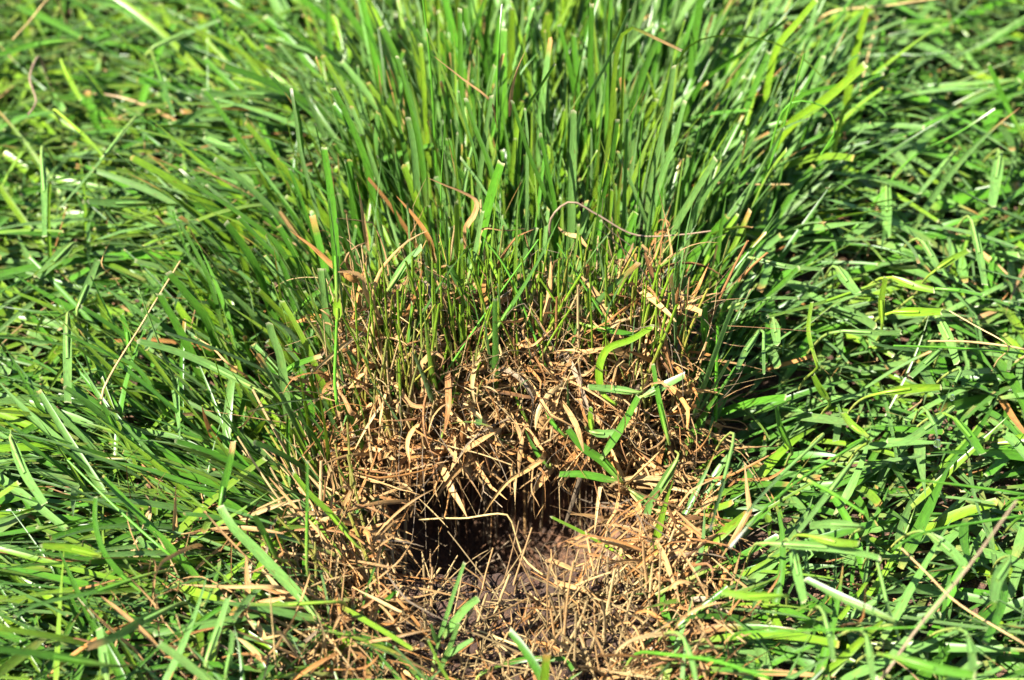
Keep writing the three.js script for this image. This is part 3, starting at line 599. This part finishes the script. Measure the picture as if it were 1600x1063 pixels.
  ['b', 3.57, '', 2, [-141,-54,136,-139,-31,147,-138,-13,159,-141,-13,147,-144,-13,136], 'broad blade hanging off the bottom edge at the left'],
  ['b', 3.15, '', 2, [-101,-54,129,-104,-30,141,-105,-11,154,-102,-11,137,-100,-11,123], 'pale straight blade near the bottom edge left of the soil'],
  ['b', 1.95, '', 2, [-96,-54,134,-98,-32,145,-98,-14,157,-96,-6,153,-95,1,149], 'short pale blade at the bottom edge left of the soil'],
  ['g', 2.72, '', 2, [-131,-54,126,-132,-26,142,-136,-4,160,-153,6,164,-170,17,170], 'blurred green blade entering at the bottom left corner'],
  ['t', 2.0, '', 2, [-116,-54,68,-116,-31,81,-117,-13,98,-121,-9,105,-124,-5,112,-125,-2,121,-125,1,128], 'arched tan and green leaf at lower left'],
  ['g', 1.75, '', 2, [-119,-54,79,-122,-33,92,-128,-15,108,-146,-9,122,-165,-3,134,-171,-1,141], 'long green blade with a white frayed tip at the lower left edge'],
  ['y', 2.97, '', 2, [-142,-54,75,-144,-31,87,-148,-13,102,-158,-9,102,-168,-5,104], 'broad yellow-green blade at the left, below the combed blades'],
  ['b', 3.49, '', 2, [-187,-54,12,-189,-27,28,-189,-5,48,-180,-5,68,-170,-5,84], 'broad grey-green blade lying across the left edge'],
  ['s', 0.89, '', 2, [-102,-54,121,-105,-40,128,-111,-29,136,-115,-19,135,-117,-9,133], 'short straw near the bottom left'],
  ['s', 0.88, '', 2, [-82,-54,131,-82,-43,136,-83,-34,140,-83,-13,138,-83,7,136], 'pale upright straw near the bottom, left of the soil'],
  ['g', 2.06, '', 2, [-128,-54,94,-128,-37,102,-131,-24,112,-140,-15,109,-146,-7,105,-149,1,98,-149,7,91], 'dark blade bending down right at lower left'],
  ['n', 1.17, '', 2, [-117,-54,78,-118,-30,91,-122,-11,104,-144,-4,86,-163,3,69], 'thin stalk slanting down right across the combed left blades'],
  ['g', 2.25, '', 2, [-81,-54,75,-81,-32,87,-85,-14,102,-88,0,103,-91,11,104], 'cut green blade with torn brown end above the big blue-green one'],
  ['n', 1.96, '', 0, [83,-60,17,83,-57,16,82,-54,14,80,-13,11,79,16,8], 'lone straight upright green stalk right of the brown stems'],
  ['g', 3.89, '', 2, [76,-58,-34,77,-26,-16,76,1,7,74,14,8,73,25,9], 'broad dark blade beside the lone upright stalk'],
  ['y', 1.49, '', 2, [157,-52,-79,157,-28,-65,155,-9,-47,125,1,-22,99,11,-1], 'long bright stalk slanting up right in the right lawn'],
  ['y', 3.13, '', 2, [171,-52,-73,170,-22,-57,171,3,-39,179,3,-46,186,3,-51], 'bright curved blade in the upper right lawn, tip up'],
  ['y', 3.3, '', 2, [142,-55,-74,146,-22,-55,152,5,-32,160,5,-27,168,5,-24], 'boat-shaped bright blade in the right lawn'],
  ['g', 1.78, '', 2, [158,-54,-65,162,-22,-47,169,5,-25,178,5,-24,187,5,-21], 'narrow dark blade following on from the boat-shaped one'],
  ['y', 3.52, '', 2, [147,-59,-54,147,-24,-34,150,5,-11,160,5,-11,169,5,-11], 'blunt bright blade lying level in the right lawn'],
  ['b', 2.5, '', 2, [120,-65,-47,123,-28,-27,128,3,-2,140,3,-1,152,3,-1], 'blue-green blade lying level below the blunt bright one'],
  ['y', 2.77, '', 2, [149,-60,-45,149,-29,-30,147,-4,-13,146,6,-17,147,15,-20], 'upright folded bright blade in the right lawn'],
  ['b', 2.69, '', 2, [97,-62,-47,97,-25,-26,96,5,1,90,5,12,86,5,22], 'pale pointed blade hanging down left, right of the lone stalk'],
  ['b', 1.46, '', 2, [96,-63,-48,97,-25,-27,98,5,1,97,5,12,96,5,25], 'narrow pale blade hanging straight down, right of the lone stalk'],
  ['b', 3.72, '', 2, [109,-62,-56,106,-26,-36,103,3,-9,103,3,-1,103,3,6], 'short broad pale blade end in the right lawn'],
  ['y', 1.74, '', 2, [116,-67,-27,117,-29,-7,118,1,14,116,4,9,115,8,2,117,13,-8], 'thin yellow-green blade bent in the middle, right lawn'],
  ['s', 1.22, '', 2, [204,-54,-30,203,-24,-13,200,1,7,177,8,10,159,13,15], 'whitish straw lying level at the right edge'],
  ['n', 1.23, '', 2, [203,-54,-30,203,-27,-15,201,-4,4,174,2,7,147,7,11], 'thin green stalk below the whitish straw at the right edge'],
  ['s', 0.75, '', 2, [195,-55,-27,194,-20,-9,190,9,12,181,9,3,171,9,-7], 'thin tan straw slanting above the whitish straw'],
  ['y', 4.05, '', 2, [131,-61,20,132,-23,39,131,7,61,126,7,55,123,7,48], 'broad yellow-green blade bent down in the right lawn'],
  ['g', 2.85, '', 2, [108,-62,16,108,-33,32,105,-9,51,100,2,50,98,11,49], 'green blade with a torn tip pointing up, right lawn'],
  ['b', 3.34, '', 2, [193,-50,-113,192,-22,-97,191,1,-75,191,1,-52,190,1,-32], 'pale pointed blade hanging down at the upper right'],
  ['b', 3.11, '', 2, [166,-50,-100,167,-23,-84,169,-1,-63,172,-1,-52,174,-1,-41], 'grey-green blade hanging down, upper right lawn'],
  ['b', 4.47, '', 2, [169,-55,-56,169,-26,-39,169,-3,-18,172,-3,-4,173,-3,10], 'broad pale blade hanging below the whitish straw'],
  ['b', 2.94, '', 2, [175,-57,-35,172,-25,-17,167,1,6,159,1,15,153,1,22], 'pale blade slanting down left in the right lawn'],
  ['b', 3.35, '', 2, [167,-57,-3,169,-27,14,168,-3,35,155,-3,47,147,-3,53,140,-3,53], 'grey-green blade arching in the right lawn'],
  ['g', 4.0, '', 2, [158,-57,3,161,-24,21,165,3,46,170,3,57,173,3,66], 'broad dark green blade slanting down right near the right edge'],
  ['y', 2.64, '', 2, [122,-65,-9,123,-29,11,120,1,35,116,7,35,113,13,34], 'short bright torn blade standing in the right lawn'],
  ['b', 4.6, '', 2, [134,-55,-83,132,-24,-66,132,1,-43,135,1,-34,138,1,-27], 'broad blue-grey blade in the middle of the right lawn'],
  ['b', 2.06, '', 2, [92,-49,-82,92,-19,-66,95,5,-45,110,5,-39,125,5,-37], 'long narrow blade lying level right of the tuft'],
  ['b', 1.51, '', 2, [82,-57,-56,84,-22,-37,90,7,-14,102,7,-17,113,7,-17], 'thin pale blade lying level, right of the tuft'],
  ['y', 3.4, '', 2, [134,-62,-10,136,-26,9,141,3,33,151,3,31,163,3,30], 'yellow-green blade with dry tip lying level, right lawn'],
  ['b', 1.51, 'w', 2, [79,-58,13,81,-23,33,82,6,59,75,17,93,67,29,128], 'blurred blade with a white end hanging down right of the hollow'],
  ['b', 1.33, '', 2, [118,-62,9,117,-28,29,116,1,54,96,12,86,81,21,113], 'pale straight stalk slanting up right, lower right lawn'],
  ['n', 1.28, 'w', 2, [127,-61,15,129,-24,36,129,6,62,103,16,91,86,24,115,73,31,138], 'long bright stalk with a white end slanting down left'],
  ['+', 1.53, '', 0, [103,11,85,112,19,101,121,27,119], ''],
  ['b', 2.26, '', 2, [132,-60,23,130,-24,44,126,5,69,113,5,89,101,5,107], 'blue-green blade slanting in the lower right lawn'],
  ['b', 3.11, '', 2, [89,-55,72,88,-21,91,90,7,114,110,7,116,119,7,118,128,7,121], 'long broad blade lying level in the lower right lawn'],
  ['y', 2.88, '', 2, [103,-55,69,102,-18,90,103,13,116,112,13,119,120,13,120], 'yellow-green blade lying on the long broad level one'],
  ['b', 3.53, '', 2, [101,-56,67,100,-26,84,99,-1,107,100,-1,122,101,-1,134], 'pale blade hanging down below the long level one'],
  ['y', 2.82, '', 2, [102,-54,99,98,-18,118,91,11,142,80,11,142,71,11,140], 'bright boat-shaped blade lying level at the lower right of the soil'],
  ['b', 2.88, '', 2, [128,-54,110,130,-23,127,130,3,146,114,3,136,102,3,127], 'broad blade slanting down right in the lower right lawn'],
  ['b', 4.01, '', 2, [143,-55,64,145,-23,83,148,3,106,154,3,114,158,3,121], 'broad light blade slanting down right near the right edge'],
  ['b', 4.36, '', 2, [181,-54,78,177,-21,97,173,7,122,167,7,131,164,7,141], 'short broad pale blade at the lower right edge'],
  ['d', 1.24, '', 2, [122,-54,136,121,-27,150,123,-4,167,134,14,160,149,37,153,163,61,145], 'long blurred olive stalk slanting across the bottom right corner'],
  ['n', 1.07, '', 2, [77,-54,115,78,-19,134,83,9,156,112,9,155,139,9,154], 'thin green stalk lying level near the bottom right'],
  ['b', 2.38, '', 2, [133,-55,75,130,-24,93,128,1,116,129,1,136,131,1,152], 'pale blade hanging down at the lower right'],
  ['g', 3.54, '', 2, [122,-54,124,122,-17,145,125,13,170,138,13,175,151,13,178], 'broad dark blade lying level by the bottom right corner'],
  ['b', 2.34, '', 2, [109,-54,101,107,-22,120,106,5,144,107,5,155,107,5,165], 'narrow pale blade hanging near the bottom edge, right'],
  ['b', 2.52, '', 2, [116,-54,111,117,-21,131,119,7,156,119,7,166,119,7,176], 'pale blade hanging off the bottom edge, right'],
  ['n', 1.36, '', 2, [187,-54,47,188,-24,64,186,1,85,162,10,89,143,17,93], 'thin stalk lying level near the right edge, lower half'],
  ['n', 1.31, '', 2, [188,-54,57,188,-24,74,184,1,95,165,7,104,149,12,112,139,16,119,130,19,128], 'thin stalk curving to the right edge, lower half'],
  ['b', 2.93, '', 2, [147,-54,112,150,-18,133,152,11,159,152,11,167,151,11,175], 'short pale blade hanging by the bottom right corner'],
  ['o', 1.53, '', 2, [116,-54,112,116,-19,130,118,9,150,120,9,141,121,9,135], 'small brown curled dead leaf in the lower right lawn'],
  ['s', 0.89, '', 2, [187,-54,118,183,-29,132,177,-9,147,152,2,136,144,6,128,135,11,120], 'long thin straw slanting to the right edge at the bottom'],
  ['b', 3.17, '', 2, [126,-56,64,126,-23,82,123,5,104,113,5,103,105,5,104], 'blade lying level above the yellow-green one, lower right'],
  ['n', 1.43, '', 2, [41,-54,121,44,-24,138,51,1,159,67,13,172,82,25,189], 'blurred green stalk lying level at the bottom edge, right of the soil'],
  ['b', 2.12, '', 2, [52,-54,112,54,-23,130,58,3,154,60,3,163,61,3,172], 'pale blade hanging off the bottom edge, right of the soil'],
  ['b', 3.59, '', 2, [-175,-50,-230,-172,-23,-216,-167,-1,-201,-152,-1,-214,-137,-1,-225], 'pale pointed blade slanting in the blurred top left'],
  ['g', 2.94, '', 2, [-194,-52,-244,-197,-25,-230,-203,-3,-211,-221,-3,-208,-237,-3,-199], 'pale blade at the left edge, top corner'],
  ['y', 2.59, '', 2, [-212,-52,-234,-211,-26,-219,-208,-5,-199,-201,-5,-182,-194,-5,-167], 'yellow-green blade with brown end in the blurred top left'],
  ['g', 2.24, '', 2, [-172,-50,-242,-171,-27,-229,-168,-9,-211,-158,-2,-176,-148,5,-141], 'dark narrow blade in the blurred top left'],
  ['b', 3.39, '', 2, [-96,-40,-195,-95,-23,-186,-96,-9,-174,-119,0,-165,-137,7,-154], 'long pale blade lying level towards the left from the upper tuft'],
  ['b', 3.08, '', 2, [-105,-43,-192,-108,-24,-182,-115,-9,-168,-133,-4,-160,-142,-2,-150,-149,1,-138], 'bent pale blade below the long level one at the upper left'],
  ['g', 2.55, 'w', 0, [-80,-43,-52,-87,-20,-53,-96,4,-54,-114,23,-55,-124,31,-56,-132,40,-57], 'dark blade with a torn white tip reaching left from the tuft'],
  ['b', 1.61, '', 2, [-164,-49,-184,-164,-22,-168,-165,1,-147,-177,1,-114,-189,1,-82], 'thin pale stalk slanting in the upper left lawn'],
  ['b', 2.63, '', 2, [-207,-52,-161,-205,-22,-144,-203,3,-121,-197,3,-90,-192,3,-60], 'pale narrow blade hanging straight down at the upper left'],
  ['b', 1.78, 'w', 0, [-74,-38,-69,-76,-24,-70,-78,-11,-72,-82,12,-74,-86,36,-76,-87,50,-78,-88,64,-79], 'thin bright blade with a white tip standing at the tuft\'s left edge'],
  ['g', 1.81, '', 0, [-85,-38,-93,-87,4,-93,-89,47,-94,-94,54,-94,-98,59,-95], 'small pointed dark blade at the tuft\'s upper left edge'],
  ['b', 1.95, '', 2, [-112,-42,-156,-111,-24,-146,-112,-9,-134,-123,-3,-132,-134,3,-132], 'narrow blade pointing left at the upper left flank'],
  ['b', 3.49, '', 2, [-156,-48,-124,-154,-27,-112,-155,-9,-97,-168,-4,-91,-178,1,-86], 'broad pale blade lying level in the left lawn'],
  ['y', 1.64, '', 2, [-208,-52,-187,-205,-21,-169,-201,5,-146,-187,5,-129,-175,5,-112], 'thin yellow-green blade slanting in the upper left lawn'],
  ['b', 2.17, '', 2, [-96,-41,-143,-98,-23,-133,-103,-9,-120,-115,-1,-111,-126,5,-104], 'narrow level blade above the torn white tip'],
  ['s', 1.17, '', 2, [-218,-53,-275,-217,-20,-256,-216,7,-232,-223,7,-211,-228,7,-197], 'tan straw in the top left corner'],
  ['d', 1.4, '', 2, [-221,-53,-228,-218,-21,-209,-215,5,-186,-216,5,-170,-210,5,-151,-212,5,-142], 'withered curled grey leaf in the top left lawn'],
  ['s', 1.14, '', 2, [179,-49,-282,179,-32,-272,178,-19,-258,165,-8,-205,155,1,-162], 'pale dry stalk in front of the dark gap at the upper right'],
  ['s', 1.21, '', 2, [142,-45,-259,145,-20,-245,150,1,-229,175,1,-234,203,1,-241], 'tan straw lying level at the top edge, right'],
  ['b', 1.87, 'p', 2, [162,-59,-3,159,-26,16,156,1,40,157,5,53,156,9,65], 'narrow blade with a water drop at its tip, right lawn'],
  ['b', 1.91, 'p', 2, [171,-56,-23,172,-25,-5,173,1,18,168,5,30,165,9,41], 'narrow blade bent down to a small water drop, right lawn'],
];
const used = {};
const numbered = (n) => { used[n] = (used[n] ?? -1) + 1; return used[n] ? `${n}_${String(used[n]).padStart(3, '0')}` : n; };
function smooth(a, n) {
  const pts = [];
  for (let k = 0; k < a.length; k += 3) pts.push(V(a[k], a[k + 1], a[k + 2]));
  return new THREE.CatmullRomCurve3(pts, false, 'centripetal').getSpacedPoints(n);
}
let current = null;
for (const [kind, width, end, below, flat, label] of SHOOTS) {
  const path = smooth(flat, 24), origin = V(flat[0], flat[1], flat[2]).multiplyScalar(MM);
  const k0 = kind === '+' ? current.kind : kind, c = tint(COL[k0], rr(0.88, 1.15), rr(0.95, 1.06));
  const toView = V(gauss() * 0.35, 0.75, 0.65 + gauss() * 0.2).normalize();
  if ('nsd'.includes(k0)) {
    const S = new Strips(), r0 = Math.max(0.35, width * 0.48);
    const col = (t) => end === 'w' && t > 0.9 ? mix3(c, [0.6, 0.58, 0.48], sstep(0.9, 0.95, t)) : k0 === 'n' ? mix3(SHEATH, c, sstep(0, 0.3, t)) : c;
    S.stalk(path, (t) => r0 * (1.05 - 0.4 * t) * (end === 'p' ? 1 - 0.85 * t * t : 1), col, 7);
    if (kind === '+') { S.mesh('stem', stalkGreen, current.group, current.origin); continue; }
    const m = S.mesh(numbered(k0 === 'n' ? 'grass_stalk' : 'dry_stalk'), k0 === 'n' ? stalkGreen : stalkDry, scene, origin);
    m.position.copy(origin);
    m.userData = { label, category: k0 === 'n' ? 'grass stalk' : 'dry stalk', group: k0 === 'n' ? 'green stalks standing out of the lawn' : 'dry straw stalks' };
    current = { kind: k0, group: m, origin };
    continue;
  }
  if (k0 === 't' || k0 === 'o') {
    const S = new Strips(), c2 = mix3(c, k0 === 't' ? COL.o : YELLOW, rr(0.1, 0.5));
    S.ribbon(path, { width, normal: toView, roll: gauss() * 0.5, twist: gauss() * 1.6, fold: rr(0.25, 0.7), shape: curlShape, color: (t) => mix3(c2, c, sstep(0, 0.6, t)), jag: 0.5, uo: rnd(), vo: rnd() });
    const m = S.mesh(numbered('dead_leaf'), dry, scene, origin);
    m.position.copy(origin);
    m.userData = { label, category: 'dead leaf', group: 'single dead leaves' };
    continue;
  }
  let g = current?.group, o = current?.origin;
  if (kind !== '+') {
    g = new THREE.Group(); g.name = numbered('grass_shoot'); g.position.copy(origin); scene.add(g);
    g.userData = { label, category: 'grass shoot', group: 'green shoots standing out of the lawn' };
    o = origin; current = { kind, group: g, origin };
    const s = new Strips();
    s.stalk(below ? smooth(flat.slice(0, below * 3 + 6), 9) : path.slice(0, 8), (t) => (below ? 0.42 : Math.max(0.5, width * 0.2)) * (1 + 0.5 * t), (t) => mix3(SHEATH, c, sstep(0.3, 1, t)), 6);
    s.mesh('stem', stalkGreen, g, o);
  }
  const S = new Strips(), pointed = end === 'p';
  const leaf = kind === '+' ? path : below ? smooth(flat.slice(below * 3), 20) : path.slice(6);
  if (!pointed) leaf.splice(leaf.length - 1, 0, leaf[leaf.length - 2].clone().lerp(leaf[leaf.length - 1], 0.55));
  S.ribbon(leaf, {
    width, normal: toView, roll: gauss() * 0.35, twist: gauss() * 0.5, fold: rr(0.12, 0.34), shape: pointed ? tipShape : (t) => cutShape(t) , jag: pointed ? 0 : 0.8, uo: rnd(), vo: rnd(), rib: 1.14,
    color: (t) => {
      let k = mix3(mix3(c, SHEATH, 0.35), c, sstep(0, 0.25, t));
      if (end === 'r') k = mix3(k, COL.t, sstep(0.74, 0.86, t));
      if (end === 'w') k = mix3(k, [0.6, 0.58, 0.48], sstep(0.88, 0.95, t));
      if (!pointed && t > 0.985) k = mix3(k, PALE, 0.8);
      return k;
    },
  });
  S.mesh('blade', green, g, o);
}
// drops of water hanging on blades of the lawn at the right
{
  const glass = new THREE.MeshPhysicalMaterial({ color: 0xffffff, roughness: 0.02, transmission: 1, thickness: 0.002, ior: 1.333 });
  const pr = [];
  for (let k = 0; k <= 16; k++) { const a = k / 16 * Math.PI; pr.push(new THREE.Vector2(Math.max(0.00001, Math.sin(a) * (1 - 0.22 * (1 - Math.cos(a)) / 2)), -Math.cos(a) * 1.12)); }
  const dg = new THREE.LatheGeometry(pr, 20);
  for (const [host, r, label] of [['narrow blade with a water drop', 1.5, 'clear water drop hanging at a blade tip in the right lawn'], ['narrow blade bent down', 1.15, 'smaller water drop on a blade above the other drop']]) {
    const f = SHOOTS.find((s) => s[5].startsWith(host))[4], n = f.length, x = f[n - 3], y = f[n - 2] - r * 0.9, z = f[n - 1];
    const m = new THREE.Mesh(dg, glass);
    m.name = numbered('water_drop'); m.position.set(x * MM, y * MM, z * MM); m.scale.setScalar(r * MM); m.castShadow = m.receiveShadow = true;
    m.userData = { label, category: 'water drop', group: 'water drops on the lawn' };
    scene.add(m);
  }
}
renderer.render(scene, camera);
